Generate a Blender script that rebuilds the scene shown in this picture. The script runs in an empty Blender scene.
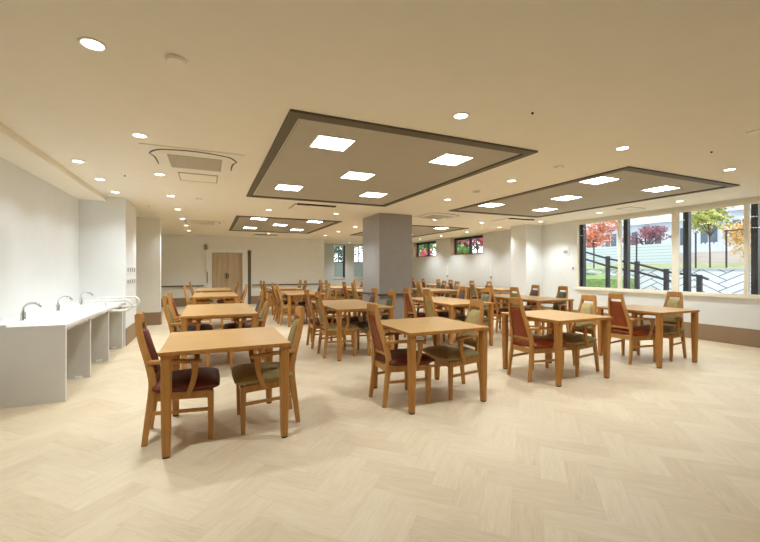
import bpy, bmesh, math, random
from mathutils import Vector, Matrix
random.seed(7)
PI = math.pi
scene = bpy.context.scene
COL = scene.collection

# ------------------------------------------------------------------ materials
class N:
    """tiny shader-node expression helper"""
    def __init__(s, mat):
        s.t = mat.node_tree; s.n = s.t.nodes; s.l = s.t.links
    def new(s, typ, **kw):
        nd = s.n.new(typ)
        for k, v in kw.items(): setattr(nd, k, v)
        return nd
    def put(s, sock, v):
        if hasattr(v, 'is_output') or isinstance(v, bpy.types.NodeSocket): s.l.new(v, sock)
        else: sock.default_value = v
    def m(s, op, a, b=0.0, c=0.0):
        nd = s.new('ShaderNodeMath', operation=op)
        s.put(nd.inputs[0], a)
        if len(nd.inputs) > 1: s.put(nd.inputs[1], b)
        if len(nd.inputs) > 2: s.put(nd.inputs[2], c)
        return nd.outputs[0]
    def mix(s, f, a, b):
        nd = s.new('ShaderNodeMix', data_type='RGBA')
        s.put(nd.inputs['Factor'], f); s.put(nd.inputs['A'], a) if False else s.put(nd.inputs[6], a); s.put(nd.inputs[7], b)
        return nd.outputs[2]
    def mixf(s, f, a, b):
        nd = s.new('ShaderNodeMix', data_type='FLOAT')
        s.put(nd.inputs[0], f); s.put(nd.inputs[2], a); s.put(nd.inputs[3], b)
        return nd.outputs[0]
    def xyz(s, x, y, z):
        nd = s.new('ShaderNodeCombineXYZ')
        s.put(nd.inputs[0], x); s.put(nd.inputs[1], y); s.put(nd.inputs[2], z)
        return nd.outputs[0]
    def noise(s, vec, scale=5, detail=2, rough=.5):
        nd = s.new('ShaderNodeTexNoise'); s.put(nd.inputs['Vector'], vec)
        nd.inputs['Scale'].default_value = scale; nd.inputs['Detail'].default_value = detail
        nd.inputs['Roughness'].default_value = rough
        return nd.outputs['Fac']
    def ramp(s, f, stops):
        nd = s.new('ShaderNodeValToRGB'); s.put(nd.inputs[0], f)
        e = nd.color_ramp.elements
        while len(e) < len(stops): e.new(.5)
        for i, (p, c) in enumerate(stops): e[i].position = p; e[i].color = (*c, 1)
        return nd.outputs[0]

def rgb(r, g, b):
    f = lambda c: (c/255/12.92) if c/255 <= .04045 else ((c/255+.055)/1.055)**2.4
    return (f(r), f(g), f(b))
def mk(name):
    m = bpy.data.materials.new(name); m.use_nodes = True
    b = m.node_tree.nodes['Principled BSDF']
    return m, b, N(m)
def plain(name, c, rough=.6, metal=0., var=.04, scale=6., bump=0., spec=.5):
    m, b, n = mk(name)
    tc = n.new('ShaderNodeTexCoord').outputs['Object']
    f = n.noise(tc, scale, 3)
    c1 = tuple(max(0, x*(1-var)) for x in c); c2 = tuple(min(1, x*(1+var)) for x in c)
    n.put(b.inputs['Base Color'], n.ramp(f, [(.3, c1), (.7, c2)]))
    b.inputs['Roughness'].default_value = rough; b.inputs['Metallic'].default_value = metal
    b.inputs['Specular IOR Level'].default_value = spec
    if bump:
        bp_ = n.new('ShaderNodeBump'); bp_.inputs['Strength'].default_value = bump
        bp_.inputs['Distance'].default_value = .002
        n.put(bp_.inputs['Height'], n.noise(tc, 220, 2)); n.l.new(bp_.outputs[0], b.inputs['Normal'])
    return m
def wood(name, c, axis=2, rough=.42, contrast=.16, scale=1.0):
    m, b, n = mk(name)
    tc = n.new('ShaderNodeTexCoord').outputs['Object']
    mp = n.new('ShaderNodeMapping'); n.l.new(tc, mp.inputs[0])
    s = [38*scale]*3; s[axis] = 2.2*scale; mp.inputs['Scale'].default_value = s
    f = n.noise(mp.outputs[0], 1.0, 5, .6)
    lo = tuple(x*(1-contrast)*(.98 if i == 0 else .93) for i, x in enumerate(c)); hi = tuple(min(1, x*(1+contrast*.6)) for x in c)
    n.put(b.inputs['Base Color'], n.ramp(f, [(.32, lo), (.5, c), (.7, hi)]))
    b.inputs['Roughness'].default_value = rough; b.inputs['Specular IOR Level'].default_value = .4
    return m
def emit(name, c, s):
    m, b, n = mk(name)
    b.inputs['Base Color'].default_value = (*c, 1)
    b.inputs['Emission Color'].default_value = (*c, 1); b.inputs['Emission Strength'].default_value = s
    return m

def herring(n, x, y, W, K):
    """returns (isH, along, across, random) for herringbone of K:1 planks of width W; x,y sockets in metres"""
    u = n.m('DIVIDE', x, W); v = n.m('DIVIDE', y, W)
    i = n.m('FLOOR', u); j = n.m('FLOOR', v)
    k = n.m('FLOORED_MODULO', n.m('ADD', n.m('SUBTRACT', i, j), .001), 2.0*K)
    k = n.m('FLOOR', k)
    isV = n.m('GREATER_THAN', k, K-.5)
    fu = n.m('SUBTRACT', u, i); fv = n.m('SUBTRACT', v, j)
    hs = n.m('SUBTRACT', i, k)
    alongH = n.m('SUBTRACT', u, hs)
    top = n.m('ADD', j, n.m('SUBTRACT', k, float(K)))
    alongV = n.m('SUBTRACT', n.m('ADD', top, 1.0), v)
    along = n.mixf(isV, alongH, alongV); across = n.mixf(isV, fv, fu)
    ida = n.mixf(isV, hs, i); idb = n.mixf(isV, j, n.m('ADD', top, 500.0))
    wn = n.new('ShaderNodeTexWhiteNoise', noise_dimensions='3D')
    n.put(wn.inputs['Vector'], n.xyz(ida, idb, isV))
    return isV, along, across, wn.outputs['Value'], ida, idb

def floor_mat():
    m, b, n = mk('herringbone_floor')
    geo = n.new('ShaderNodeNewGeometry').outputs['Position']
    sp = n.new('ShaderNodeSeparateXYZ'); n.l.new(geo, sp.inputs[0])
    c = math.cos(PI/4)
    x = n.m('MULTIPLY', n.m('ADD', sp.outputs[0], sp.outputs[1]), c)
    y = n.m('MULTIPLY', n.m('SUBTRACT', sp.outputs[1], sp.outputs[0]), c)
    isV, al, ac, r, ia, ib = herring(n, n.m('ADD', x, 40.03), n.m('ADD', y, 40.05), .152, 3)
    vec = n.xyz(n.m('ADD', n.m('MULTIPLY', al, .9), n.m('MULTIPLY', r, 37.0)), n.m('ADD', n.m('MULTIPLY', ac, 9.0), n.m('MULTIPLY', r, 91.0)), r)
    g = n.noise(vec, 1.6, 5, .62)
    vec2 = n.xyz(n.m('MULTIPLY', al, .5), n.m('ADD', n.m('MULTIPLY', ac, 2.6), n.m('MULTIPLY', r, 53.0)), r)
    g2 = n.noise(vec2, 1.3, 2, .5)
    t = n.m('ADD', n.m('MULTIPLY', r, .19), n.m('ADD', n.m('MULTIPLY', g, .55), n.m('MULTIPLY', g2, .36)))
    base = n.ramp(t, [(.22, rgb(186, 165, 132)), (.42, rgb(204, 184, 151)), (.58, rgb(212, 194, 162)), (.85, rgb(221, 206, 177))])
    # seams
    e1 = n.m('MINIMUM', ac, n.m('SUBTRACT', 1.0, ac))
    e2 = n.m('MINIMUM', al, n.m('SUBTRACT', 3.0, al))
    e = n.m('MINIMUM', e1, e2)
    seam = n.m('LESS_THAN', e, .010)
    col = n.mix(n.m('MULTIPLY', seam, .18), base, (*rgb(150, 122, 88), 1))
    n.put(b.inputs['Base Color'], col)
    n.put(b.inputs['Roughness'], n.m('ADD', .36, n.m('MULTIPLY', g, .16)))
    b.inputs['Specular IOR Level'].default_value = .45
    return m
def block_wall_mat():
    m, b, n = mk('herringbone_block_wall')
    geo = n.new('ShaderNodeNewGeometry').outputs['Position']
    sp = n.new('ShaderNodeSeparateXYZ'); n.l.new(geo, sp.inputs[0])
    c = math.cos(PI/4)
    sy = n.m('MULTIPLY', sp.outputs[1], .52)
    x = n.m('MULTIPLY', n.m('ADD', sy, sp.outputs[2]), c)
    y = n.m('MULTIPLY', n.m('SUBTRACT', sp.outputs[2], sy), c)
    isV, al, ac, r, ia, ib = herring(n, n.m('ADD', x, 40.), n.m('ADD', y, 40.), .135, 3)
    e = n.m('MINIMUM', n.m('MINIMUM', ac, n.m('SUBTRACT', 1.0, ac)), n.m('MINIMUM', al, n.m('SUBTRACT', 3.0, al)))
    seam = n.m('LESS_THAN', e, .07)
    base = n.ramp(r, [(0., rgb(222, 227, 233)), (1., rgb(236, 240, 245))])
    n.put(b.inputs['Base Color'], n.mix(seam, base, (*rgb(130, 138, 148), 1)))
    b.inputs['Roughness'].default_value = .9
    return m
def siding_mat():
    m, b, n = mk('horizontal_siding')
    geo = n.new('ShaderNodeNewGeometry').outputs['Position']
    sp = n.new('ShaderNodeSeparateXYZ'); n.l.new(geo, sp.inputs[0])
    f = n.m('FRACT', n.m('DIVIDE', sp.outputs[2], .12))
    n.put(b.inputs['Base Color'], n.mix(n.m('LESS_THAN', f, .12), (*rgb(196, 208, 216), 1), (*rgb(140, 152, 162), 1)))
    b.inputs['Roughness'].default_value = .7
    return m
def thin_glass(name, tint=(1, 1, 1), refl=1.0):
    m = bpy.data.materials.new(name); m.use_nodes = True
    n = N(m); n.n.clear()
    out = n.new('ShaderNodeOutputMaterial')
    tr = n.new('ShaderNodeBsdfTransparent'); tr.inputs[0].default_value = (*tint, 1)
    gl = n.new('ShaderNodeBsdfGlossy'); gl.inputs['Roughness'].default_value = .0
    lw = n.new('ShaderNodeLayerWeight'); lw.inputs[0].default_value = .5
    fr = n.m('ADD', .04, n.m('MULTIPLY', .96, n.m('POWER', lw.outputs['Facing'], 5.0)))
    mx = n.new('ShaderNodeMixShader')
    n.l.new(n.m('MULTIPLY', fr, refl), mx.inputs[0]); n.l.new(tr.outputs[0], mx.inputs[1]); n.l.new(gl.outputs[0], mx.inputs[2])
    n.l.new(mx.outputs[0], out.inputs[0])
    return m
def frosted(name, c):
    m = bpy.data.materials.new(name); m.use_nodes = True
    n = N(m); n.n.clear()
    out = n.new('ShaderNodeOutputMaterial')
    tl = n.new('ShaderNodeBsdfTranslucent'); tl.inputs[0].default_value = (*c, 1)
    df = n.new('ShaderNodeBsdfDiffuse'); df.inputs[0].default_value = (*c, 1)
    mx = n.new('ShaderNodeMixShader'); mx.inputs[0].default_value = .35
    n.l.new(tl.outputs[0], mx.inputs[1]); n.l.new(df.outputs[0], mx.inputs[2]); n.l.new(mx.outputs[0], out.inputs[0])
    return m

M = {}
M['floor'] = floor_mat()
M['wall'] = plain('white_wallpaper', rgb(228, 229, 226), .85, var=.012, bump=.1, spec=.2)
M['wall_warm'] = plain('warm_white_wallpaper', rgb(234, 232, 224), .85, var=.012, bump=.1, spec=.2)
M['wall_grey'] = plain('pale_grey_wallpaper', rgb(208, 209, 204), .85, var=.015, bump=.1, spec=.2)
M['ceiling'] = plain('ceiling_board', rgb(238, 231, 214), .9, var=.01, spec=.15)
M['tray'] = plain('coffer_panel_grey', rgb(182, 175, 159), .8, var=.02, spec=.2)
M['coffer'] = plain('coffer_trim_brown', rgb(96, 86, 68), .6, var=.05)
M['pillar'] = plain('pillar_grey_laminate', rgb(158, 155, 152), .5, var=.03)
M['wainscot'] = plain('brown_wainscot', rgb(150, 124, 97), .55, var=.04)
M['cream'] = plain('cream_frame', rgb(236, 228, 208), .5, var=.02)
M['white'] = plain('white_laminate', rgb(238, 238, 234), .3, var=.01)
M['sink'] = plain('white_counter', rgb(246, 246, 244), .18, var=.005)
M['panelgrey'] = plain('beige_grey_panel', rgb(206, 203, 194), .45, var=.015)
M['plastic'] = plain('white_plastic', rgb(236, 230, 214), .5, var=.01)
M['greyplastic'] = plain('grey_plastic', rgb(150, 151, 148), .5, var=.02)
M['grille'] = plain('ac_grille', rgb(170, 160, 138), .6, var=.05)
M['black'] = plain('black_metal', rgb(26, 25, 24), .45, var=.05)
M['dark'] = plain('dark_sash', rgb(44, 46, 50), .4, var=.05)
M['rail'] = plain('dark_brown_rail', rgb(78, 66, 56), .45, var=.06)
M['chrome'] = plain('chrome', rgb(205, 207, 210), .12, 1.0, var=.01)
M['railwhite'] = plain('grab_rail_white', rgb(228, 228, 218), .3, var=.01)
M['top'] = wood('table_top_oak', rgb(194, 154, 98), 0, .34, .09, .8)
M['leg'] = wood('leg_oak', rgb(178, 124, 60), 2, .38, .16)
M['chair'] = wood('chair_oak', rgb(186, 134, 70), 2, .36, .15)
M['glide'] = plain('black_glide', rgb(40, 34, 28), .7)
M['door'] = wood('door_oak', rgb(200, 180, 150), 2, .5, .16, .6)
M['frostblue'] = frosted('frosted_blue_film', rgb(184, 192, 188))
M['glass'] = thin_glass('window_glass', (.97, .985, .98), 1.0)
FAB = {
    'red': plain('brick_red_vinyl', rgb(142, 68, 32), .5, var=.09, scale=18, bump=.15, spec=.25),
    'burgundy': plain('burgundy_vinyl', rgb(104, 52, 38), .5, var=.09, scale=18, bump=.15, spec=.25),
    'olive': plain('olive_fabric', rgb(148, 130, 78), .7, var=.08, scale=25, bump=.25),
    'khaki': plain('khaki_fabric', rgb(180, 161, 106), .7, var=.08, scale=25, bump=.25),
    'purple': plain('purple_fabric', rgb(98, 82, 86), .7, var=.09, scale=25, bump=.25),
    'teal': plain('grey_green_fabric', rgb(110, 115, 90), .7, var=.08, scale=25, bump=.25),
}
M['lamp'] = emit('downlight_lens', (1.0, .99, .95), 8)
M['panel'] = emit('panel_diffuser', (.90, .985, 1.06), 12)

# ------------------------------------------------------------------ mesh helpers
def link(o, parent=None, loc=None):
    COL.objects.link(o)
    if parent: o.parent = parent
    if loc: o.location = loc
    return o
def mesh(name, bm, mats, smooth=False):
    me = bpy.data.meshes.new(name)
    bmesh.ops.recalc_face_normals(bm, faces=bm.faces)
    bm.to_mesh(me); bm.free()
    for m in (mats if isinstance(mats, (list, tuple)) else [mats]): me.materials.append(m)
    if smooth:
        for p in me.polygons: p.use_smooth = True
        try: me.set_sharp_from_angle(angle=math.radians(38))
        except Exception: pass
    return me
def obj(name, bm, mats, parent=None, loc=None, smooth=False):
    return link(bpy.data.objects.new(name, mesh(name, bm, mats, smooth)), parent, loc)
def thing(name, label, cat, loc=(0, 0, 0), rz=0, group=None):
    o = bpy.data.objects.new(name, None); o.empty_display_size = .1
    COL.objects.link(o); o.location = loc; o.rotation_euler = (0, 0, rz)
    o['label'] = label; o['category'] = cat
    if group: o['group'] = group
    return o
def tag(o, label, cat, group=None):
    o['label'] = label; o['category'] = cat
    if group: o['group'] = group
    return o
def struct(name, bm, mats, smooth=False, label=None):
    o = obj(name, bm, mats, smooth=smooth); o['kind'] = 'structure'
    if label: o['label'] = label
    return o
def box(bm, x0, x1, y0, y1, z0, z1, mi=0, bev=0):
    vs = [bm.verts.new(p) for p in ((x0, y0, z0), (x1, y0, z0), (x1, y1, z0), (x0, y1, z0), (x0, y0, z1), (x1, y0, z1), (x1, y1, z1), (x0, y1, z1))]
    fs = [bm.faces.new([vs[i] for i in q]) for q in ((3, 2, 1, 0), (4, 5, 6, 7), (0, 1, 5, 4), (1, 2, 6, 5), (2, 3, 7, 6), (3, 0, 4, 7))]
    for f in fs: f.material_index = mi
    if bev:
        es = list({e for f in fs for e in f.edges})
        r = bmesh.ops.bevel(bm, geom=es, offset=bev, segments=2, affect='EDGES', profile=.6)
        for f in r['faces']: f.material_index = mi
    return bm
def B(*a, **k): return box(bmesh.new(), *a, **k)
def ring(bm, pts):
    return [bm.verts.new(p) for p in pts]
def bridge(bm, r0, r1, mi=0):
    n = len(r0)
    for i in range(n):
        f = bm.faces.new((r0[i], r0[(i+1) % n], r1[(i+1) % n], r1[i])); f.material_index = mi
def cap(bm, r, mi=0, rev=False):
    f = bm.faces.new(list(reversed(r)) if rev else r); f.material_index = mi
def spline(pts, n):
    """Catmull-Rom through points (tuples of any length)"""
    P = [tuple(2*a-b for a, b in zip(pts[0], pts[1]))] + list(pts) + [tuple(2*a-b for a, b in zip(pts[-1], pts[-2]))]
    out = []
    S = len(pts)-1
    for s in range(n+1):
        t = s/n*S; k = min(int(t), S-1); f = t-k
        p0, p1, p2, p3 = P[k:k+4]
        out.append(tuple(.5*((2*b)+(-a+c)*f+(2*a-5*b+4*c-d)*f*f+(-a+3*b-3*c+d)*f**3) for a, b, c, d in zip(p0, p1, p2, p3)))
    return out
def sweep_rect(bm, path, up=(0, 1, 0), mi=0, ch=.22):
    """path: list of (x,y,z,w,h): w along 'up', h along normal; chamfered rectangle section"""
    rings = []
    n = len(path)
    for i, p in enumerate(path):
        a = Vector(path[max(0, i-1)][:3]); b = Vector(path[min(n-1, i+1)][:3])
        T = (b-a).normalized(); U = Vector(up); U = (U-T*U.dot(T)).normalized(); V = T.cross(U)
        w, h = p[3]/2, p[4]/2; c = min(w, h)*ch
        sec = [(-w+c, -h), (w-c, -h), (w, -h+c), (w, h-c), (w-c, h), (-w+c, h), (-w, h-c), (-w, -h+c)]
        rings.append(ring(bm, [Vector(p[:3])+U*s+V*t for s, t in sec]))
    for r0, r1 in zip(rings, rings[1:]): bridge(bm, r0, r1, mi)
    cap(bm, rings[0], mi, True); cap(bm, rings[-1], mi)
    return bm
def tube(bm, pts, r, seg=10, mi=0):
    rings = []
    n = len(pts); prev = None
    for i, p in enumerate(pts):
        rr = r[i] if isinstance(r, (list, tuple)) else r
        T = (Vector(pts[min(n-1, i+1)])-Vector(pts[max(0, i-1)])).normalized()
        if prev is None:
            U = Vector((0, 0, 1)) if abs(T.z) < .9 else Vector((1, 0, 0))
        else: U = prev
        U = (U-T*U.dot(T)).normalized(); prev = U; V = T.cross(U)
        rings.append(ring(bm, [Vector(p)+(U*math.cos(2*PI*k/seg)+V*math.sin(2*PI*k/seg))*rr for k in range(seg)]))
    for r0, r1 in zip(rings, rings[1:]): bridge(bm, r0, r1, mi)
    cap(bm, rings[0], mi, True); cap(bm, rings[-1], mi)
    return bm
def lathe(bm, prof, seg=28, mi=0, c=(0, 0, 0)):
    """prof: list of (r,z)"""
    rings = [ring(bm, [(c[0]+r*math.cos(2*PI*k/seg), c[1]+r*math.sin(2*PI*k/seg), c[2]+z) for k in range(seg)]) for r, z in prof]
    for r0, r1 in zip(rings, rings[1:]): bridge(bm, r0, r1, mi)
    cap(bm, rings[0], mi, True); cap(bm, rings[-1], mi)
    return bm

# ------------------------------------------------------------------ setting
HC = 2.46
XR = 8.16; XL = -1.89; YB = 14.9; YW = 17.0; Y0 = -2.2; WT = .28
struct('floor', B(-3.2, XR+WT, Y0, YW+.3, -.12, 0), M['floor'])
struct('ceiling', B(-3.2, XR+WT, Y0, YW+.3, HC, HC+.2), M['ceiling'])
# left wall, alcove return, far pilaster
struct('wall_left', B(XL-.2, XL, Y0, 7.55, 0, HC), M['wall'])
bm = B(-3.2, -1.262, 7.55, 8.56, 0, HC)
struct('wall_left_return', bm, M['wall'])
bm = B(-3.2, -1.022, 10.15, 10.35, 0, HC)
struct('wall_left_pilaster', bm, M['wall_warm'])
struct('wall_left_corridor', B(-3.2, -3.0, 8.56, YB, 0, HC), M['wall_warm'])
struct('wall_rear', B(-3.2, XR+WT, Y0-.2, Y0, 0, HC), M['wall'])
# back wall with door niche
DX0, DX1, DZ = -.08, 1.40, 1.985
bm = B(-3.2, DX0, YB, YB+.4, 0, HC); box(bm, DX1, 4.2, YB, YB+.4, 0, HC); box(bm, DX0, DX1, YB, YB+.4, DZ, HC); box(bm, DX0, DX1, YB+.3, YB+.4, 0, DZ)
struct('wall_back', bm, M['wall_warm'])
bm = B(4.0, 4.2, YB+.4, YW, 0, HC); struct('wall_back_return', bm, M['wall_warm'])
# far window wall (two tall windows)
fw = [(5.24, 5.80), (6.24, 6.80)]
FZ0, FZ1 = .89, 2.40
bm = B(4.0, fw[0][0], YW, YW+.25, 0, HC); box(bm, fw[0][1], fw[1][0], YW, YW+.25, 0, HC); box(bm, fw[1][1], XR, YW, YW+.25, 0, HC)
for a, b in fw: box(bm, a, b, YW, YW+.25, 0, FZ0); box(bm, a, b, YW, YW+.25, FZ1, HC)
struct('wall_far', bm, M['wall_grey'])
# right wall: white part with the big windows, pier, grey part with the small windows
WY = [(2.28, 4.42), (4.42, 6.60)]; WZ0, WZ1 = .80, 2.40
bm = B(XR, XR+WT, Y0, WY[0][0], 0, HC); box(bm, XR, XR+WT, WY[1][1], 8.2, 0, HC)
box(bm, XR, XR+WT, WY[0][0], WY[1][1], 0, WZ0); box(bm, XR, XR+WT, WY[0][0], WY[1][1], WZ1, HC)
struct('wall_right', bm, M['wall'])
struct('wall_right_pier', B(7.6, XR, 7.64, 8.2, 0, HC), M['wall'])
SW = [(10.06, 11.91), (12.89, 14.74)]; SZ0, SZ1 = 1.79, 2.43
bm = B(XR, XR+WT, 8.2, SW[0][0], 0, HC); box(bm, XR, XR+WT, SW[0][1], SW[1][0], 0, HC); box(bm, XR, XR+WT, SW[1][1], YW+.25, 0, HC)
for a, b in SW: box(bm, XR, XR+WT, a, b, 0, SZ0); box(bm, XR, XR+WT, a, b, SZ1, HC)
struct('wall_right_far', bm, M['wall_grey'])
struct('pillar', B(3.265, 4.045, 7.36, 8.32, 0, HC, bev=.004), M['pillar'])
# low beam along the left wall
struct('trim_1', B(XL, -1.535, Y0, 7.55, 2.39, HC), M['ceiling'])
# baseboards / brown wainscot
BH = .29; BT = .012
bm = B(XR-BT, XR, Y0, 7.64, 0, BH); box(bm, 7.6, XR, 7.64-BT, 7.64, 0, BH); box(bm, 7.6-BT, 7.6, 7.64-BT, 8.2, 0, BH); box(bm, XR-BT, XR, 8.2, YW, 0, BH)
struct('baseboard_right', bm, M['wainscot'])
bm = B(-3.0, DX0, YB-BT, YB, 0, BH); box(bm, DX1, 4.2, YB-BT, YB, 0, BH); box(bm, 4.2, XR, YW-BT, YW, 0, BH)
struct('baseboard_back', bm, M['wainscot'])
bm = B(-1.262, -1.262+BT, 7.55, 8.56, 0, BH); box(bm, -3.0, -1.022+BT, 10.15-BT, 10.15, 0, BH); box(bm, -1.022, -1.022+BT, 10.15, 10.35, 0, BH); box(bm, XL, XL+BT, Y0, 4.64, 0, BH)
struct('baseboard_left', bm, M['wainscot'])

# coffers: dropped brown frame round a grey panel
COF = [(.55, 3.01, 2.87, 6.53), (4.41, 6.80, 2.87, 6.50), (.55, 2.99, 9.0, 12.45), (4.41, 6.80, 9.0, 12.45)]
for i, (x0, x1, y0, y1) in enumerate(COF):
    w = .085; zb = HC-.018
    bm = B(x0, x1, y0, y0+w*1.3, zb, HC); box(bm, x0, x1, y1-w*1.1, y1, zb, HC)
    box(bm, x0, x0+w, y0+w*1.3, y1-w*1.1, zb, HC); box(bm, x1-w, x1, y0+w*1.3, y1-w*1.1, zb, HC)
    # dark inner step
    s = .02; X0, X1, Y0_, Y1_ = x0+w, x1-w, y0+w*1.3, y1-w*1.1
    box(bm, X0+s, X1-s, Y0_+s, Y1_-s, HC-.006, HC, 1)
    struct('trim_%d' % (i+2), bm, [M['coffer'], M['tray']])

# big windows: frames, sashes, glass
def window_big(idx, y0, y1):
    bm = bmesh.new(); f = .055
    xa, xb = XR-.02, XR+.03
    box(bm, xa, xb, y0, y0+f, WZ0, WZ1); box(bm, xa, xb, y1-f, y1, WZ0, WZ1)
    box(bm, xa, xb, y0+f, y1-f, WZ1-.05, WZ1); box(bm, xa, xb, y0+f, y1-f, WZ0, WZ0+.06)
    ym = (y0+y1)/2; box(bm, xa, xb, ym-.032, ym+.032, WZ0+.06, WZ1-.05)
    o = struct('window_%d' % idx, bm, M['cream'])
    s = obj('window_sill', B(XR-.04, XR-.02, y0, y1, WZ0-.01, WZ0+.03), M['cream'], o)
    d = bmesh.new()
    for yy in (ym, y1-f-.01):
        q = 0 if idx == 1 else (.045 if yy > ym else .0)
        box(d, XR+.105, XR+.20, yy-.10+q, yy-.01+q, WZ0+.0, WZ1)
    box(d, XR+.105, XR+.20, y0, y1, WZ0-.0, WZ0+.035); box(d, XR+.105, XR+.20, y0, y1, WZ1-.02, WZ1)
    s = obj('sash', d, M['dark'], o)
    g = bmesh.new(); 
    for a, b in ((y0+f, ym-.032), (ym+.032, y1-f)):
        vs = [g.verts.new((XR+.01, p, q)) for p, q in ((a, WZ0+.06), (b, WZ0+.06), (b, WZ1-.05), (a, WZ1-.05))]; g.faces.new(vs)
    obj('pane', g, M['glass'], o)
window_big(1, *WY[0]); window_big(2, *WY[1])
def window_small(idx, y0, y1):
    bm = bmesh.new(); xa, xb = XR+.17, XR+.25; f = .07; ym = (y0+y1)/2
    box(bm, xa, xb, y0, y0+f, SZ0, SZ1); box(bm, xa, xb, y1-f, y1, SZ0, SZ1)
    box(bm, xa, xb, y0+f, y1-f, SZ1-.09, SZ1); box(bm, xa, xb, y0+f, y1-f, SZ0, SZ0+.05); box(bm, xa, xb, ym-.03, ym+.03, SZ0+.05, SZ1-.09)
    o = struct('window_%d' % idx, bm, M['black'])
    g = bmesh.new(); vs = [g.verts.new((xb-.04, p, q)) for p, q in ((y0+f, SZ0+.05), (y1-f, SZ0+.05), (y1-f, SZ1-.09), (y0+f, SZ1-.09))]; g.faces.new(vs)
    obj('pane', g, M['glass'], o)
    r = bmesh.new()
    box(r, XR-.006, XR+.17, y1-.012, y1, SZ0, SZ1); box(r, XR-.006, XR+.17, y0, y0+.012, SZ0, SZ1); box(r, XR-.012, XR+.17, y0+.012, y1-.012, SZ0, SZ0+.015)
    obj('reveal_lining', r, M['wainscot_light'], o)
M['wainscot_light'] = plain('beige_lining', rgb(196, 170, 136), .6, var=.03)
window_small(3, *SW[0]); window_small(4, *SW[1])
for k, (a, b) in enumerate(fw):
    bm = bmesh.new(); ya, yb = YW+.05, YW+.13; f = .035
    box(bm, a, a+f, ya, yb, FZ0, FZ1); box(bm, b-f*2.4, b, ya, yb, FZ0, FZ1, 1); box(bm, a+f, b-f, ya, yb, FZ1-f, FZ1); box(bm, a+f, b-f, ya, yb, FZ0, FZ0+f)
    box(bm, a+.24, a+.27, ya+.02, yb-.02, 1.62, FZ1-f, 1); box(bm, a+f, b-.08, ya+.02, yb-.02, 1.60, 1.63, 1)
    o = struct('window_%d' % (5+k), bm, [M['cream'], M['dark']])
    obj('frosted_pane', B(a+f, b-.08, ya+.035, ya+.041, FZ0+f, 1.60), M['frostblue'], o)
    g = bmesh.new(); vs = [g.verts.new((p, ya+.04, q)) for p, q in ((a+f, 1.63), (b-.08, 1.63), (b-.08, FZ1-f), (a+f, FZ1-f))]; g.faces.new(vs)
    obj('pane', g, M['glass'], o)
    obj('window_sill', B(a-.03, b+.03, YW-.04, YW+.05, FZ0-.03, FZ0), M['cream'], o)

# back door in its white niche
bm = B(.10, 1.13, YB+.16, YB+.21, 0.005, 1.885)
box(bm, .612, .618, YB+.158, YB+.161, .005, 1.885, 1)
o = struct('door_1', bm, [M['door'], M['rail']])
h = bmesh.new()
for x in (.58, .65): tube(h, [(x, YB+.11, .95), (x, YB+.11, 1.12)], .012, 8); tube(h, [(x, YB+.11, .97), (x, YB+.165, .97)], .008, 6); tube(h, [(x, YB+.11, 1.10), (x, YB+.165, 1.10)], .008, 6)
obj('door_handle', h, M['black'], o)
bm = B(DX0, .10, YB-.02, YB+.22, 0, 1.985); box(bm, 1.13, 1.31, YB-.02, YB+.22, 0, 1.985); box(bm, .10, 1.13, YB-.02, YB+.22, 1.885, 1.985)
o = struct('trim_6', bm, M['white'])
obj('pull_handle', B(-.06, -.04, YB-.045, YB-.02, .80, 1.19), M['rail'], o)
struct('trim_7', B(1.31, 1.42, YB-.035, YB+.05, 0, 1.95), M['coffer'])
tag(obj('wall_speaker', B(-.15, -.05, YB-.09, YB-.001, 1.98, 2.13, bev=.008), M['wainscot']), 'small brown box fixed high on the back wall left of the wooden door', 'speaker')

# ------------------------------------------------------------------ handrails
def handrail(label, pts, name='handrail', brk=1.2, off=(0, 0, 0)):
    x, y, z = pts[0]
    t = thing(name, label, 'handrail', (x, y, z))
    rel = [tuple(a-b for a, b in zip(p, pts[0])) for p in pts]
    bm = bmesh.new()
    for a, b in zip(rel, rel[1:]):
        sweep_rect(bm, [(*a, .04, .055), (*b, .04, .055)], up=(.0, .0, 1.) , ch=.35)
    obj('rail', bm, M['rail'], t)
    for a, b in zip(rel, rel[1:]):
        L = (Vector(b)-Vector(a)).length; k = max(1, int(L/brk)); d = (Vector(b)-Vector(a)).normalized()
        nrm = Vector(off)
        side = nrm - d*nrm.dot(d)
        for q in range(k):
            p = Vector(a)+(Vector(b)-Vector(a))*((q+.5)/k)
            bb = tube(bmesh.new(), [p+Vector((0, 0, -.02)), p+Vector((0, 0, -.05)), p+side+Vector((0, 0, -.05))], .011, 8)
            obj('bracket', bb, M['chrome'], t)
    return t
handrail('dark handrail on the back wall left of the wooden door', [(-2.9, YB-.07, .70), (-.16, YB-.07, .70)], off=(0, .062, 0))
handrail('dark handrail on the back wall right of the wooden door', [(1.47, YB-.07, .70), (4.17, YB-.07, .70)], off=(0, .062, 0))
handrail('dark handrail along the pale grey wall below the small high windows', [(XR-.07, 8.25, .66), (XR-.07, 16.9, .66)], off=(.062, 0, 0))
t = handrail('dark handrail wrapped round the grey pillar', [(3.195, 8.30, .745), (3.195, 7.29, .745), (4.03, 7.29, .745)], off=(.062, .062, 0))

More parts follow.
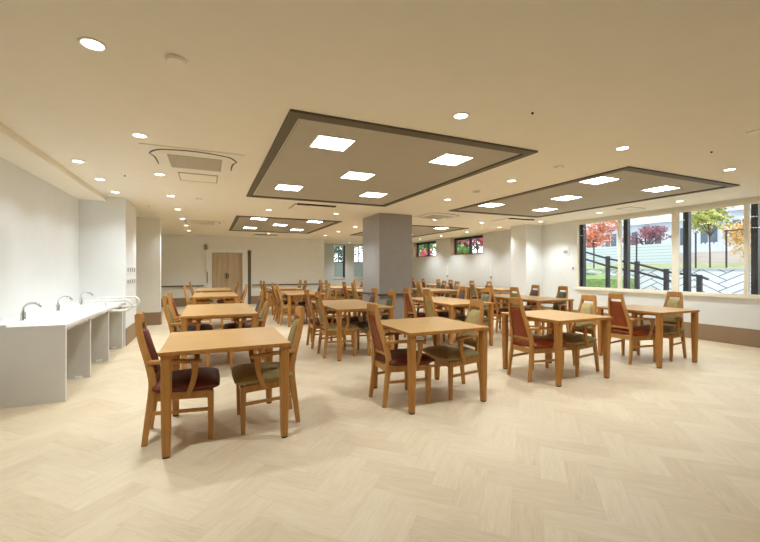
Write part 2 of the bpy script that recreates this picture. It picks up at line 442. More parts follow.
# ------------------------------------------------------------------ table
def leg_mesh():
    bm = bmesh.new()
    sweep_rect(bm, [(0, 0, .012, .050, .050), (0, 0, .25, .060, .060), (0, 0, .50, .066, .066), (0, 0, .692, .067, .067)], up=(0, 1, 0), ch=.3)
    sweep_rect(bm, [(0, 0, 0, .042, .042), (0, 0, .013, .046, .046)], up=(0, 1, 0), ch=.3, mi=1)
    return mesh('table_leg', bm, [M['leg'], M['glide']])
LEGM = leg_mesh()
TH = .72
TOPM = {}
def table(x, y, wx, wy, label, group, rz=0):
    t = thing('dining_table', label, 'table', (x, y, 0), rz, group)
    key = (wx, wy)
    if key not in TOPM:
        bm = bmesh.new(); box(bm, -wx/2, wx/2, -wy/2, wy/2, TH-.03, TH, 0, bev=.005)
        for f in bm.faces:
            if abs(f.normal.z) < .5 or f.calc_center_median().z < TH-.02: f.material_index = 1
        ap = bmesh.new(); i = .15
        box(ap, -wx/2+i, wx/2-i, -wy/2+i, -wy/2+i+.02, TH-.062, TH-.03); box(ap, -wx/2+i, wx/2-i, wy/2-i-.02, wy/2-i, TH-.062, TH-.03)
        box(ap, -wx/2+i, -wx/2+i+.02, -wy/2+i+.02, wy/2-i-.02, TH-.062, TH-.03); box(ap, wx/2-i-.02, wx/2-i, -wy/2+i+.02, wy/2-i-.02, TH-.062, TH-.03)
        TOPM[key] = (mesh('tabletop', bm, [M['top'], M['leg']]), mesh('apron', ap, M['leg']))
    link(bpy.data.objects.new('tabletop', TOPM[key][0]), t)
    link(bpy.data.objects.new('apron', TOPM[key][1]), t)
    for sx in (-1, 1):
        for sy in (-1, 1):
            link(bpy.data.objects.new('leg', LEGM), t, (sx*(wx/2-.042), sy*(wy/2-.042), 0))
    return t

# ------------------------------------------------------------------ chair (faces +X)
def stile(z):
    K = [(0, -.225, .165), (.2, -.202, .160), (.38, -.178, .152), (.47, -.177, .143), (.60, -.206, .127), (.70, -.236, .113), (.78, -.257, .102), (.86, -.270, .091), (.94, -.277, .080)]
    for (a, xa, ya), (b, xb, yb) in zip(K, K[1:]):
        if z <= b: f = (z-a)/(b-a); return xa+(xb-xa)*f, ya+(yb-ya)*f
    return K[-1][1:]
CM = {}
def chair_meshes():
    for s in (-1, 1):
        pts = [(-.225, s*.165, 0, .028, .036), (-.200, s*.160, .2, .030, .044), (-.176, s*.152, .38, .031, .052), (-.177, s*.143, .47, .030, .050), (-.206, s*.127, .60, .029, .047), (-.236, s*.113, .70, .028, .045), (-.257, s*.102, .78, .027, .042), (-.270, s*.091, .86, .027, .040), (-.277, s*.080, .94, .026, .037)]
        bm = sweep_rect(bmesh.new(), spline(pts, 18), up=(0, 1, 0), ch=.25)
        CM['rear', s] = mesh('rear_leg', bm, M['chair'], True)
        pts = [(.212, s*.222, 0, .030, .032), (.214, s*.224, .2, .036, .040), (.212, s*.224, .365, .040, .046)]
        CM['front', s] = mesh('front_leg', sweep_rect(bmesh.new(), spline(pts, 6), up=(0, 1, 0), ch=.25), M['chair'], True)
        # arm: bar from the stile forward, and the support slanting back down to the seat frame
        a = [(-.203, s*.132, .590, .030, .030), (-.10, s*.185, .600, .040, .027), (.02, s*.232, .602, .046, .026), (.155, s*.252, .594, .044, .024)]
        bm = sweep_rect(bmesh.new(), spline(a, 10), up=(0, 1, 0), ch=.35)
        CM['arm', s] = mesh('armrest', bm, M['chair'], True)
        b = [(.105, s*.248, .588, .028, .048), (.108, s*.247, .52, .026, .042), (.092, s*.245, .44, .025, .038), (.052, s*.240, .335, .022, .032)]
        CM['armsup', s] = mesh('armrest_support', sweep_rect(bmesh.new(), spline(b, 8), up=(0, 1, 0), ch=.3), M['chair'], True)
        c = [(-.198, s*.158, .225, .018, .026), (.212, s*.222, .225, .018, .026)]
        CM['str', s] = mesh('stretcher', sweep_rect(bmesh.new(), c, up=(0, 1, 0), ch=.3), M['chair'])
    bm = bmesh.new()
    for s in (-1, 1): sweep_rect(bm, [(-.178, s*.148, .342, .024, .056), (.212, s*.222, .342, .026, .056)], up=(0, 1, 0), ch=.12)
    sweep_rect(bm, [(.218, -.215, .342, .024, .056), (.218, .215, .342, .024, .056)], up=(1, 0, 0), ch=.12)
    sweep_rect(bm, [(-.178, -.145, .342, .024, .056), (-.178, .145, .342, .024, .056)], up=(1, 0, 0), ch=.12)
    CM['frame'] = mesh('seat_frame', bm, M['chair'])
    # solid top rail above the hand slot
    bm = bmesh.new(); rings = []
    for z in (.866, .878, .90, .934, .945):
        x, y = stile(min(z, .94)); y -= .012
        th = .017 if z not in (.866, .945) else .012
        rings.append(ring(bm, [(x-th, -y, z), (x+th, -y, z), (x+th+.002, 0, z), (x+th, y, z), (x-th, y, z), (x-th+.002, 0, z)]))
    for a, b in zip(rings, rings[1:]): bridge(bm, a, b)
    cap(bm, rings[0], rev=True); cap(bm, rings[-1])
    CM['toprail'] = mesh('top_rail', bm, M['chair'], False)
    # lower cross rail at the foot of the back
    x, y = stile(.475)
    CM['lowrail'] = mesh('back_rail', sweep_rect(bmesh.new(), [(x, -y+.01, .475, .022, .03), (x, y-.01, .475, .022, .03)], up=(1, 0, 0), ch=.2), M['chair'])
    for k, m in FAB.items():
        # back cushion
        bm = bmesh.new(); NZ, NY = 12, 8; F = []; Bk = []
        for i in range(NZ+1):
            z = .480+(.832-.480)*i/NZ; x, y = stile(z); y -= .013
            tz = 2*i/NZ-1; fr = []; br = []
            for j in range(NY+1):
                ty = 2*j/NY-1
                h = (max(0, 1-abs(tz)**8)*max(0, 1-abs(ty)**6))**.45
                fr.append(bm.verts.new((x+.006+.036*h, ty*y, z))); br.append(bm.verts.new((x-.004-.014*h, ty*y, z)))
            F.append(fr); Bk.append(br)
        for i in range(NZ):
            for j in range(NY):
                bm.faces.new((F[i][j], F[i][j+1], F[i+1][j+1], F[i+1][j])); bm.faces.new((Bk[i+1][j], Bk[i+1][j+1], Bk[i][j+1], Bk[i][j]))
        for i in range(NZ):
            bm.faces.new((F[i][0], F[i+1][0], Bk[i+1][0], Bk[i][0])); bm.faces.new((F[i+1][NY], F[i][NY], Bk[i][NY], Bk[i+1][NY]))
        for j in range(NY):
            bm.faces.new((F[0][j+1], F[0][j], Bk[0][j], Bk[0][j+1])); bm.faces.new((F[NZ][j], F[NZ][j+1], Bk[NZ][j+1], Bk[NZ][j]))
        CM['back', k] = mesh('backrest', bm, m, True)
        # seat cushion
        bm = bmesh.new(); NX = 14; T = []; U = []
        for i in range(NX+1):
            s = -math.cos(PI*i/NX); tr = []; ur = []
            for j in range(NX+1):
                q = -math.cos(PI*j/NX)
                rx = s*math.sqrt(1-.06*q*q); ry = q*math.sqrt(1-.06*s*s)
                hw = .205+(.262-.205)*(rx+1)/2
                px = .050+.232*rx; py = hw*ry
                e = (max(0, 1-abs(s)**5)*max(0, 1-abs(q)**5))**.5
                dome = .020*(1-s*s*.7)*(1-q*q*.8)
                tr.append(bm.verts.new((px, py, .405+.040*e+dome*e))); ur.append(bm.verts.new((px, py, .405-.037*min(1, e*1.3))))
            T.append(tr); U.append(ur)
        for i in range(NX):
            for j in range(NX):
                bm.faces.new((T[i][j], T[i+1][j], T[i+1][j+1], T[i][j+1])); bm.faces.new((U[i][j+1], U[i+1][j+1], U[i+1][j], U[i][j]))
        bmesh.ops.remove_doubles(bm, verts=bm.verts, dist=1e-5)
        CM['seat', k] = mesh('seat', bm, m, True)
chair_meshes()
def chair(x, y, rz, back, seat, label, group):
    t = thing('dining_chair', label, 'chair', (x, y, 0), rz, group)
    P = lambda nm, key: link(bpy.data.objects.new(nm, CM[key]), t)
    P('seat', ('seat', seat)); P('backrest', ('back', back)); P('top_rail', 'toprail'); P('back_rail', 'lowrail'); P('seat_frame', 'frame')
    for s in (-1, 1):
        P('leg', ('rear', s)); P('leg', ('front', s)); P('stretcher', ('str', s))
        a = P('armrest', ('arm', s)); b = P('armrest_support', ('armsup', s)); b.parent = a
    return t

# ------------------------------------------------------------------ dining layout
ORD = {1: 'nearest', 2: 'second', 3: 'third', 4: 'fourth'}
CN = {1: 'the washbasin side', 2: 'the middle left', 3: 'the middle right', 4: 'the window side'}
ROWN = {1: 'front row', 2: 'second row', 3: 'third row', 4: 'fourth row'}
CX = {1: .13, 2: 2.025, 3: 3.865, 4: 5.70}
CW = {'red': 'brick-red', 'burgundy': 'burgundy', 'olive': 'olive-green', 'khaki': 'khaki', 'purple': 'dusky purple', 'teal': 'grey-green'}
tdesc = {
    (1, 1): 'square oak table in the front row, leftmost, nearest the white washbasins',
    (1, 2): 'square oak table in the front row, second from the washbasins, set before the grey pillar',
    (1, 3): 'square oak table in the front row, second from the big windows',
    (1, 4): 'square oak table in the front row, rightmost, nearest the big windows',
    (2, 1): 'long oak table in the second row, behind the leftmost front table',
    (2, 2): 'long oak table in the second row, left of the grey pillar',
    (2, 3): 'long oak table in the second row, standing just before the grey pillar on its right',
    (2, 4): 'long oak table in the second row, rightmost, near the white corner pier',
    (3, 1): 'long oak table in the third row of the leftmost column, facing the wooden door',
    (3, 2): 'long oak table in the third row, seen left of the pillar toward the back wall',
    (3, 3): 'long oak table mostly hidden behind the grey pillar',
    (3, 4): 'long oak table in the third row, seen just right of the grey pillar',
    (4, 1): 'farthest oak table of the leftmost column, right before the wooden door',
    (4, 2): 'farthest oak table before the back wall handrail, right of the wooden door',
    (4, 3): 'far oak table before the two tall narrow windows, left of the pillar',
}
short = {
    (1, 1): 'the front table nearest the washbasins', (1, 2): 'the front table before the grey pillar', (1, 3): 'the third front table from the left', (1, 4): 'the front table nearest the big windows',
    (2, 1): 'the leftmost second-row table', (2, 2): 'the second-row table left of the pillar', (2, 3): 'the second-row table right of the pillar', (2, 4): 'the rightmost second-row table',
    (3, 1): 'the leftmost third-row table', (3, 2): 'the third-row table left of the pillar', (3, 3): 'the table hidden behind the pillar', (3, 4): 'the third-row table right of the pillar',
    (4, 1): 'the table right before the wooden door', (4, 2): 'the farthest table by the back-wall handrail', (4, 3): 'the far table by the tall narrow windows',
}
cy1 = {1: 3.37, 2: 3.39, 3: 3.44, 4: 3.47}
for c in CX: table(CX[c], cy1[c], .87, .90, tdesc[1, c], 'oak dining tables', rz={1: .0, 2: .004, 3: .008, 4: .0}[c])
for c in CX: table(CX[c]+{2: .03, 3: .05, 4: .08}.get(c, 0), 5.88, .88, 1.62, tdesc[2, c], 'oak dining tables')
for c in CX: table(CX[c], 9.36, .88, 1.62, tdesc[3, c], 'oak dining tables')
for c in (1, 2, 3): table(CX[c], 11.80, .88, 1.62, tdesc[4, c], 'oak dining tables')
LO, RO = -.31, .345
def ch(r, c, side, y, back, seat, pos='', dx=0, da=0):
    x = CX[c]+(LO if side == 'L' else RO)+dx
    lab = '%s chair on the %s side of %s' % (CW[back], 'left' if side == 'L' else 'right', short[r, c])
    if pos: lab = '%s %s chair on the %s side of %s' % (pos, CW[back], 'left' if side == 'L' else 'right', short[r, c])
    chair(x, y, (0 if side == 'L' else PI)+da, back, seat, lab, 'wooden armchairs at the dining tables')
ch(1, 1, 'L', 3.38, 'burgundy', 'burgundy', dx=-.02); ch(1, 1, 'R', 3.37, 'olive', 'olive', dx=-.02)
ch(1, 2, 'L', 3.38, 'red', 'burgundy', dx=-.015); ch(1, 2, 'R', 3.37, 'khaki', 'olive')
ch(1, 3, 'L', 3.44, 'red', 'red', dx=-.025); ch(1, 3, 'R', 3.44, 'khaki', 'olive')
ch(1, 4, 'L', 3.51, 'red', 'red'); ch(1, 4, 'R', 3.44, 'khaki', 'olive', dx=.01)
R2 = {1: [('olive', 'purple', 'red', 'purple'), ('olive', 'purple', 'purple', 'burgundy')], 2: [('olive', 'khaki', 'red', 'burgundy'), ('teal', 'teal', 'purple', 'purple')],
      3: [('khaki', 'khaki', 'red', 'burgundy'), ('teal', 'teal', 'purple', 'purple')], 4: [('olive', 'olive', 'red', 'burgundy'), ('teal', 'teal', 'purple', 'purple')]}
for c in CX:
    L, R = R2[c]; D = {1: -.05, 2: .02, 3: .03, 4: .08}[c]; E_ = {3: .04, 4: .08}.get(c, 0)
    ch(2, c, 'L', 5.52, L[0], L[1], 'nearer', dx=D); ch(2, c, 'L', 6.23, L[2], L[3], 'farther', dx=D)
    ch(2, c, 'R', 5.47, R[0], R[1], 'nearer', dx=E_); ch(2, c, 'R', 6.17, R[2], R[3], 'farther', dx=E_)
ch(3, 1, 'L', 8.95, 'khaki', 'burgundy'); ch(3, 1, 'R', 8.93, 'red', 'olive')
ch(3, 2, 'L', 9.05, 'olive', 'khaki', 'nearer'); ch(3, 2, 'L', 9.75, 'red', 'burgundy', 'farther')
ch(3, 2, 'R', 9.0, 'teal', 'teal', 'nearer'); ch(3, 2, 'R', 9.7, 'purple', 'purple', 'farther')
ch(3, 3, 'L', 9.0, 'olive', 'khaki', 'nearer'); ch(3, 3, 'L', 9.7, 'red', 'burgundy', 'farther')
ch(3, 4, 'L', 8.95, 'olive', 'khaki'); ch(3, 4, 'R', 8.9, 'teal', 'teal', 'nearer'); ch(3, 4, 'R', 9.55, 'purple', 'purple', 'farther')
ch(4, 1, 'L', 11.45, 'olive', 'khaki'); ch(4, 1, 'R', 11.35, 'red', 'burgundy')
for c in (2, 3):
    ch(4, c, 'L', 11.42, 'olive' if c == 2 else 'khaki', 'khaki', 'nearer'); ch(4, c, 'L', 12.12, 'red', 'burgundy', 'farther')
    ch(4, c, 'R', 11.42, 'teal' if c == 2 else 'red', 'teal', 'nearer'); ch(4, c, 'R', 12.12, 'olive' if c == 2 else 'khaki', 'purple', 'farther')
# tables pushed against the pale grey wall, chairs on their left side only
n5 = ['nearest', 'middle', 'farthest']
for i, (ty, ya, yb, ca, cb) in enumerate([(8.98, 8.57, 9.34, 'purple', 'teal'), (10.78, 10.45, 11.18, 'purple', 'teal'), (12.52, 12.18, 12.95, 'purple', 'purple')]):
    w = .76
    table(7.655, ty, w, 1.50, '%s of three oak tables pushed against the pale grey wall' % n5[i], 'oak dining tables')
    for q, (yy, cc) in enumerate(((ya, ca), (yb, cb))):
        chair(7.68-.25, yy, 0, cc, cc, '%s %s chair at the %s table along the pale grey wall' % (('nearer', 'farther')[q], CW[cc], n5[i]), 'wooden armchairs at the dining tables')

# ------------------------------------------------------------------ washbasin counter
CY0, CY1, CXF, CZ = 4.64, 7.55, -1.262, .737
ctr = thing('washbasin_counter', 'long white washbasin counter with three basins along the left wall', 'washbasin', (XL, CY0, 0))
ox, oy = XL, CY0
basins = [5.03, 6.02, 6.97]
bm = bmesh.new(); NXc, NYc = 30, 140; G = []
def zc(x, y):
    z = CZ
    for by in basins:
        r = math.hypot((x-(-1.50))/.20, (y-by)/.27)
        if r < 1: z -= .11*(1-r**4)**.6
    return z
for i in range(NXc+1):
    G.append([bm.verts.new((XL+(CXF-XL)*i/NXc-ox, CY0+(CY1-CY0)*j/NYc-oy, zc(XL+(CXF-XL)*i/NXc, CY0+(CY1-CY0)*j/NYc))) for j in range(NYc+1)])
for i in range(NXc):
    for j in range(NYc): bm.faces.new((G[i][j], G[i+1][j], G[i+1][j+1], G[i][j+1]))
# front apron edge and underside
def strip(a, b):
    bm.faces.new(a+list(reversed(b)))
lo = [bm.verts.new((CXF-ox, CY0-oy+(CY1-CY0)*j/NYc, CZ-.035)) for j in range(NYc+1)]
for j in range(NYc): bm.faces.new((G[NXc][j], lo[j], lo[j+1], G[NXc][j+1]))
ls = [bm.verts.new((XL+(CXF-XL)*i/NXc-ox, 0, CZ-.035)) for i in range(NXc)]+[lo[0]]
for i in range(NXc): bm.faces.new((G[i][0], ls[i], ls[i+1], G[i+1][0]))
obj('countertop', bm, M['sink'], ctr, smooth=True)
obj('front_edge', B(.03, CXF-ox-.02, .02, CY1-CY0, CZ-.175, CZ-.15), M['panelgrey'], ctr) if False else None
obj('back_ledge', B(0, .19, 0.0, CY1-CY0, CZ, CZ+.018, bev=.004), M['sink'], ctr)
for by in (4.66, 5.54, 6.445, 7.37):
    first = by == 4.66
    bm = B(0, CXF-ox-.02, by-oy-.0, by-oy+.03, 0, CZ-.037, bev=.002)
    if first: bm = B(0, CXF-ox+.0, by-oy-.045, by-oy-.02, 0, CZ+.002, bev=.002); box(bm, 0, .19, by-oy-.045, by-oy-.02, CZ+.002, CZ+.022)
    p = obj('side_panel', bm, M['panelgrey'], ctr)
    obj('edge_band', B(CXF-ox-.02 if not first else CXF-ox, CXF-ox-.017 if not first else CXF-ox+.003, by-oy-(.045 if first else 0), by-oy+(-.02 if first else .03), 0, CZ-.037 if not first else CZ+.002), M['white'], p)
    if not first:
        obj('floor_bracket', B(CXF-ox-.16, CXF-ox-.09, by-oy-.02, by-oy, 0, .024), M['white'], p)
obj('under_panel', B(.02, .05, 0.02, CY1-CY0, .30, CZ-.14), M['panelgrey'], ctr)
obj('fascia', B(CXF-ox-.06, CXF-ox-.035, .0, CY1-CY0, CZ-.075, CZ-.036), M['panelgrey'], ctr)
for by in basins:
    f = thing_ = bpy.data.objects.new('faucet', None); link(f, ctr, (.155, by-oy+.01, CZ+.018))
    COL.objects.unlink(f); bpy.data.objects.remove(f)
    bm = bmesh.new()
    lathe(bm, [(.030, 0), (.030, .006), (.022, .012), (.021, .075), (.017, .082)], 18)
    pts = [(0, 0, .07), (.0, 0, .10), (.010, 0, .135), (.040, 0, .165), (.08, 0, .172), (.12, 0, .160), (.145, 0, .13)]
    tube(bm, spline(pts, 22), .0115, 10)
    f = obj('faucet', bm, M['chrome'], ctr, (.16, by-oy+.03, CZ+.016), True)
    dr = lathe(bmesh.new(), [(.022, 0), (.022, .004), (.012, .006)], 16)
    obj('drain', dr, M['chrome'], ctr, (-1.50-ox, by-oy, CZ-.109), True)
for by in (6.55, 7.24):
    bm = bmesh.new(); r = .017
    y = by-oy; zt = CZ+.09; zb = CZ-.055
    pts = [(.30, y, CZ), (.30, y, CZ+.05), (.315, y, zt-.01), (.35, y, zt), (.6, y, zt), (.78, y, zt), (.835, y, zt-.015), (.865, y, (zt+zb)/2), (.835, y, zb+.015), (.78, y, zb), (CXF-ox-.05, y, zb)]
    tube(bm, spline(pts, 60), r, 10)
    tube(bm, [(.56, y, CZ), (.56, y, zt)], r*.9, 10)
    lathe(bm, [(.03, 0), (.03, .006)], 16, 0, (.30, y, CZ)); lathe(bm, [(.03, 0), (.03, .006)], 16, 0, (.56, y, CZ))
    obj('grab_rail', bm, M['railwhite'], ctr, smooth=True)

# switch plates on the return wall
k = 0
for zi, z in enumerate((1.265, 1.06)):
    for yi in range(4):
        y = 7.70+yi*.21
        s = thing('switch_plate', '%s switch plate from the basins in the %s row on the white wall end' % (('first', 'second', 'third', 'fourth')[yi], ('upper', 'lower')[zi]), 'switch', (-1.262, y, z), group='switch plates beside the washbasins')
        obj('plate', B(.0, .008, -.06, .06, -.06, .06, bev=.002), M['white'], s)
        for q in (-1, 0, 1): obj('rocker', B(.008, .012, q*.032-.011, q*.032+.011, -.035, .035), M['greyplastic'], s)

# ------------------------------------------------------------------ ceiling fittings
def lamp(name, typ, loc, energy, rot=(0, 0, 0), **kw):
    l = bpy.data.lights.new(name, typ); l.energy = energy
    for a, b in kw.items(): setattr(l, a, b)
    o = bpy.data.objects.new(name, l); COL.objects.link(o); o.location = loc; o.rotation_euler = rot
    return o
DLr = mesh('trim_ring', lathe(bmesh.new(), [(.066, 0), (.066, -.004), (.060, -.007), (.050, -.004), (.050, 0)], 28), M['plastic'], True)
DLl = mesh('lens', lathe(bmesh.new(), [(.050, -.001), (.050, -.0035)], 28), M['lamp'])
W1 = ['nearest', 'second', 'third', 'fourth', 'fifth', 'sixth', 'seventh', 'eighth', 'ninth']
rows = [
    ('in the row left of the big coffers', [(-.56, y) for y in (2.47, 3.98, 5.5, 7.04, 8.55, 10.05, 11.57, 13.1)]),
    ('in the row above the washbasins', [(-1.31, y) for y in (5.2, 6.12, 7.03)]),
    ('in the row between the left and right coffers', [(3.70, y) for y in (2.47, 3.98, 5.49, 9.98, 11.5, 12.95)]),
    ('in the row over the big windows', [(7.47, y) for y in (3.98, 5.48, 7.04, 8.51, 10.0, 11.49, 12.95)]),
]
singles = [(1.78, 2.46, 'round downlight before the near edge of the big left coffer'), (5.65, 2.48, 'round downlight before the near edge of the right coffer'),
    (1.09, 7.9, 'round downlight behind the big left coffer, left one of the pair'), (2.48, 7.87, 'round downlight behind the big left coffer, by the pillar'),
    (4.94, 7.85, 'round downlight behind the right coffer, just right of the pillar'), (6.32, 7.85, 'round downlight behind the right coffer, near the grey wall'),
    (1.80, 13.1, 'round downlight behind the far left coffer'), (5.66, 15.95, 'round downlight before the two tall narrow windows')]
def downlight(x, y, lab, power=103):
    t = thing('downlight', lab, 'downlight', (x, y, HC), 0, 'round ceiling downlights')
    link(bpy.data.objects.new('trim_ring', DLr), t); link(bpy.data.objects.new('lens', DLl), t)
    lamp('spot_light', 'SPOT', (x, y, HC-.012), power, spot_size=math.radians(118), spot_blend=.75, shadow_soft_size=.05, color=(.90, .985, 1.06))
for desc, pts in rows:
    for i, (x, y) in enumerate(pts): downlight(x, y, '%s round downlight from the camera %s' % (W1[i], desc), 27 if x < -1 else 103)
for x, y, lab in singles: downlight(x, y, lab)

PLf = bmesh.new(); s = .166
for a in ((-s-.012, s+.012, -s-.012, -s), (-s-.012, s+.012, s, s+.012), (-s-.012, -s, -s, s), (s, s+.012, -s, s)): box(PLf, *a, -.010, 0)
PLF = mesh('frame', PLf, M['plastic']); PLD = mesh('diffuser', B(-s, s, -s, s, -.007, -.001), M['panel'])
cofn = ['the big near-left coffer', 'the near-right coffer', 'the far-left coffer', 'the far-right coffer behind the pillar']
for ci, (x0, x1, y0, y1) in enumerate(COF):
    cx, cy = (1.71, 5.37, 1.72, 5.38)[ci], (4.53, 4.53, 10.34, 10.34)[ci]
    for lab, px, py in (('near left', -.66, -1.07), ('near right', .66, -1.07), ('central', 0, 0), ('far left', -.66, 1.05), ('far right', .66, 1.05)):
        t = thing('panel_light', 'square %s light panel of %s' % (lab, cofn[ci]), 'ceiling light', (cx+px, cy+py, HC-.006), 0, 'square light panels in the coffers')
        link(bpy.data.objects.new('frame', PLF), t); link(bpy.data.objects.new('diffuser', PLD), t)

def cassette(x, y, lab):
    t = thing('air_conditioner', lab, 'air conditioner', (x, y, HC), 0, 'ceiling air-conditioner cassettes')
    obj('panel', B(-.47, .47, -.53, .47, -.010, 0, bev=.002), M['plastic'], t)
    def slot(pts, r):
        bm = bmesh.new()
        sp = spline([(a, b, -.024, r, .008) for a, b in pts], 20)
        sweep_rect(bm, sp, up=(0, 0, 1), ch=.2)
        for v in bm.verts: pass
        return bm
    def arc(pts, wid):
        bm = bmesh.new(); sp = spline(pts, 24); R = []
        for i, p in enumerate(sp):
            a = Vector(sp[max(0, i-1)]); b = Vector(sp[min(len(sp)-1, i+1)]); d = (b-a).normalized(); nn = Vector((-d.y, d.x))
            w = wid*(.35+.65*math.sin(PI*min(1, max(0, i/24)))**.5)
            P_ = Vector(p); q0 = P_+nn*w; q1 = P_-nn*w
            R.append(ring(bm, [(q0.x, q0.y, -.0095), (q1.x, q1.y, -.0095), (q1.x, q1.y, -.013), (q0.x, q0.y, -.013)]))
        for a, b in zip(R, R[1:]): bridge(bm, a, b)
        cap(bm, R[0], rev=True); cap(bm, R[-1]); return bm
    obj('air_outlet', arc([(-.42, -.25), (-.36, -.37), (-.26, -.44), (0, -.48), (.22, -.44), (.34, -.38), (.41, -.24)], .014), M['black'], t)
    obj('air_outlet', arc([(-.42, -.24), (-.385, -.1), (-.38, .18)], .008), M['black'], t)
    obj('air_outlet', arc([(.41, -.23), (.375, -.1), (.37, .18)], .008), M['black'], t)
    g = B(-.26, .26, -.28, .26, -.016, -.009, bev=.002)
    obj('grille_frame', B(-.31, .31, -.33, .31, -.0125, -.0098), M['plastic'], t)
    gr = obj('grille', g, M['grille'], t)
    bm = bmesh.new()
    for k in range(14):
        yy = -.26+k*.038; box(bm, -.25, .25, yy, yy+.006, -.019, -.0155)
    obj('slats', bm, M['plastic'], gr)
    return t
cassette(-.13, 4.74, 'nearest ceiling air-conditioner cassette, above the washbasin side')
cassette(-.13, 10.7, 'far ceiling air-conditioner cassette near the wooden door')
cassette(4.65, 7.35, 'ceiling air-conditioner cassette right of the grey pillar')
cassette(4.72, 1.28, 'ceiling air-conditioner cassette cut by the right edge of the photo')
def hatch(x, y, w, d, lab):
    t = thing('ceiling_hatch', lab, 'hatch', (x, y, HC), 0, 'ceiling access hatches')
    bm = bmesh.new(); e = .012
    box(bm, -w/2, -w/2+e, -d/2, d/2, -.008, 0); box(bm, w/2-e, w/2, -d/2, d/2, -.008, 0); box(bm, -w/2+e, w/2-e, -d/2, -d/2+e, -.008, 0); box(bm, -w/2+e, w/2-e, d/2-e, d/2, -.008, 0)
    obj('frame', bm, M['grille'], t); obj('lid', B(-w/2+e, w/2-e, -d/2+e, d/2-e, -.005, 0), M['ceiling'], t)
hatch(-.12, 5.50, .45, .45, 'square access hatch behind the nearest air-conditioner cassette')
hatch(7.5, 4.85, .45, .3, 'access hatch in the ceiling above the big windows')
for x, y, lab in ((1.81, 6.92, 'black slot vent with raised flap behind the big left coffer'), (6.70, 6.88, 'black slot vent with raised flap behind the right coffer'), (1.79, 13.5, 'black slot vent behind the far left coffer')):
    t = thing('slot_vent', lab, 'vent', (x, y, HC), 0, 'slot vents by the coffers')
    obj('slot', B(-.36, .36, -.045, .045, -.02, 0), M['black'], t)
    obj('side_strip', B(-.40, -.365, .0, .6, -.008, 0), M['grille'], t)
def disc(name, x, y, r, h, m, lab, cat, group):
    o = obj(name, lathe(bmesh.new(), [(r, .0), (r, -h*.5), (r*.8, -h), (r*.3, -h*1.05)], 24), m, None, (x, y, HC+.001), True)
    tag(o, lab, cat, group)
disc('smoke_detector', -.17, 2.45, .054, .022, M['plastic'], 'round smoke detector nearest the camera, between the two nearest left downlights', 'smoke detector', 'round ceiling detectors')
disc('smoke_detector', 3.70, 3.22, .055, .02, M['plastic'], 'round detector between the two big coffers, nearer one', 'smoke detector', 'round ceiling detectors')
disc('smoke_detector', 3.72, 4.75, .055, .03, M['plastic'], 'round detector between the two big coffers, farther one', 'smoke detector', 'round ceiling detectors')
disc('smoke_detector', -.15, 7.1, .055, .03, M['plastic'], 'round detector behind the nearest air-conditioner cassette', 'smoke detector', 'round ceiling detectors')
disc('smoke_detector', -.15, 8.45, .055, .012, M['plastic'], 'flat round detector farther behind the nearest air-conditioner cassette', 'smoke detector', 'round ceiling detectors')
for x, y, lab in ((2.24, 2.19, 'small dark sprinkler head before the big left coffer'), (4.63, 2.18, 'small dark sprinkler head before the right coffer'), (-.97, 5.75, 'small dark sprinkler head above the washbasins'), (-1.02, 8.3, 'small dark sprinkler head before the far white pilaster')):
    disc('sprinkler_head', x, y, .009, .014, M['black'], lab, 'sprinkler', 'sprinkler heads in the ceiling')

# wall bits on the right
t = thing('wall_thermostat', 'small white control panel on the white wall left of the big windows', 'control panel', (XR, 6.88, 1.74))
obj('body', B(-.022, 0, -.09, .09, -.115, .115, bev=.005), M['white'], t)
obj('screen', B(-.024, -.0221, -.06, .06, -.07, .01), M['greyplastic'], t)
tag(obj('wall_switch', B(XR-.012, XR, 6.66, 6.70, 1.27, 1.33, bev=.002), M['greyplastic']), 'tiny grey switch on the white wall just left of the window frame', 'switch')
for y, w in ((9.66, 'nearer'), (12.1, 'farther')):
    t = thing('cable_cover', '%s white vertical cable cover on the pale grey wall' % w, 'cable cover', (XR, y, 1.03), 0, 'cable covers on the pale grey wall')
    obj('cover', B(-.02, 0, -.025, .025, .03, .38, bev=.004), M['white'], t); obj('socket', B(-.03, 0, -.04, .04, -.03, .03, bev=.004), M['greyplastic'], t)

# ------------------------------------------------------------------ outside
M['grass'] = plain('grass', rgb(134, 160, 96), .95, var=.3, scale=9)
M['lawn2'] = plain('dry_grass', rgb(150, 158, 110), .95, var=.25, scale=5)
M['bank'] = plain('earth_bank', rgb(158, 148, 138), .95, var=.12, scale=3)
M['concrete'] = plain('pale_concrete', rgb(186, 190, 190), .9, var=.06)
M['blocks'] = block_wall_mat(); M['siding'] = siding_mat()
M['bldg'] = plain('white_render', rgb(208, 215, 222), .8, var=.02)
M['bldgglass'] = plain('building_glass', rgb(84, 100, 112), .15, var=.1)
M['post'] = plain('dark_brown_post', rgb(52, 50, 54), .6, var=.1)
M['bark'] = plain('bark', rgb(86, 74, 64), .9, var=.2)
LEAF = {k: plain('leaf_'+k, c, .8, var=.3, scale=2.5) for k, c in {'orange': rgb(206, 132, 100), 'magenta': rgb(150, 104, 116), 'lime': rgb(176, 178, 104), 'gold': rgb(220, 184, 122), 'pine': rgb(70, 100, 78), 'green': rgb(130, 156, 92), 'scarlet': rgb(206, 72, 66), 'pink': rgb(196, 96, 116)}.items()}
bm = bmesh.new(); XS = [XR+WT, 10.0, 11.97]; YS = [7.6+.4*k for k in range(17)]
gz = lambda y: max(.3, min(1.12, .76+(y-6.5)*.2))
V = [[bm.verts.new((x, y, gz(y)+.02*random.random())) for y in YS] for x in XS]
W = [[bm.verts.new((x, y, -.1)) for y in YS] for x in XS]
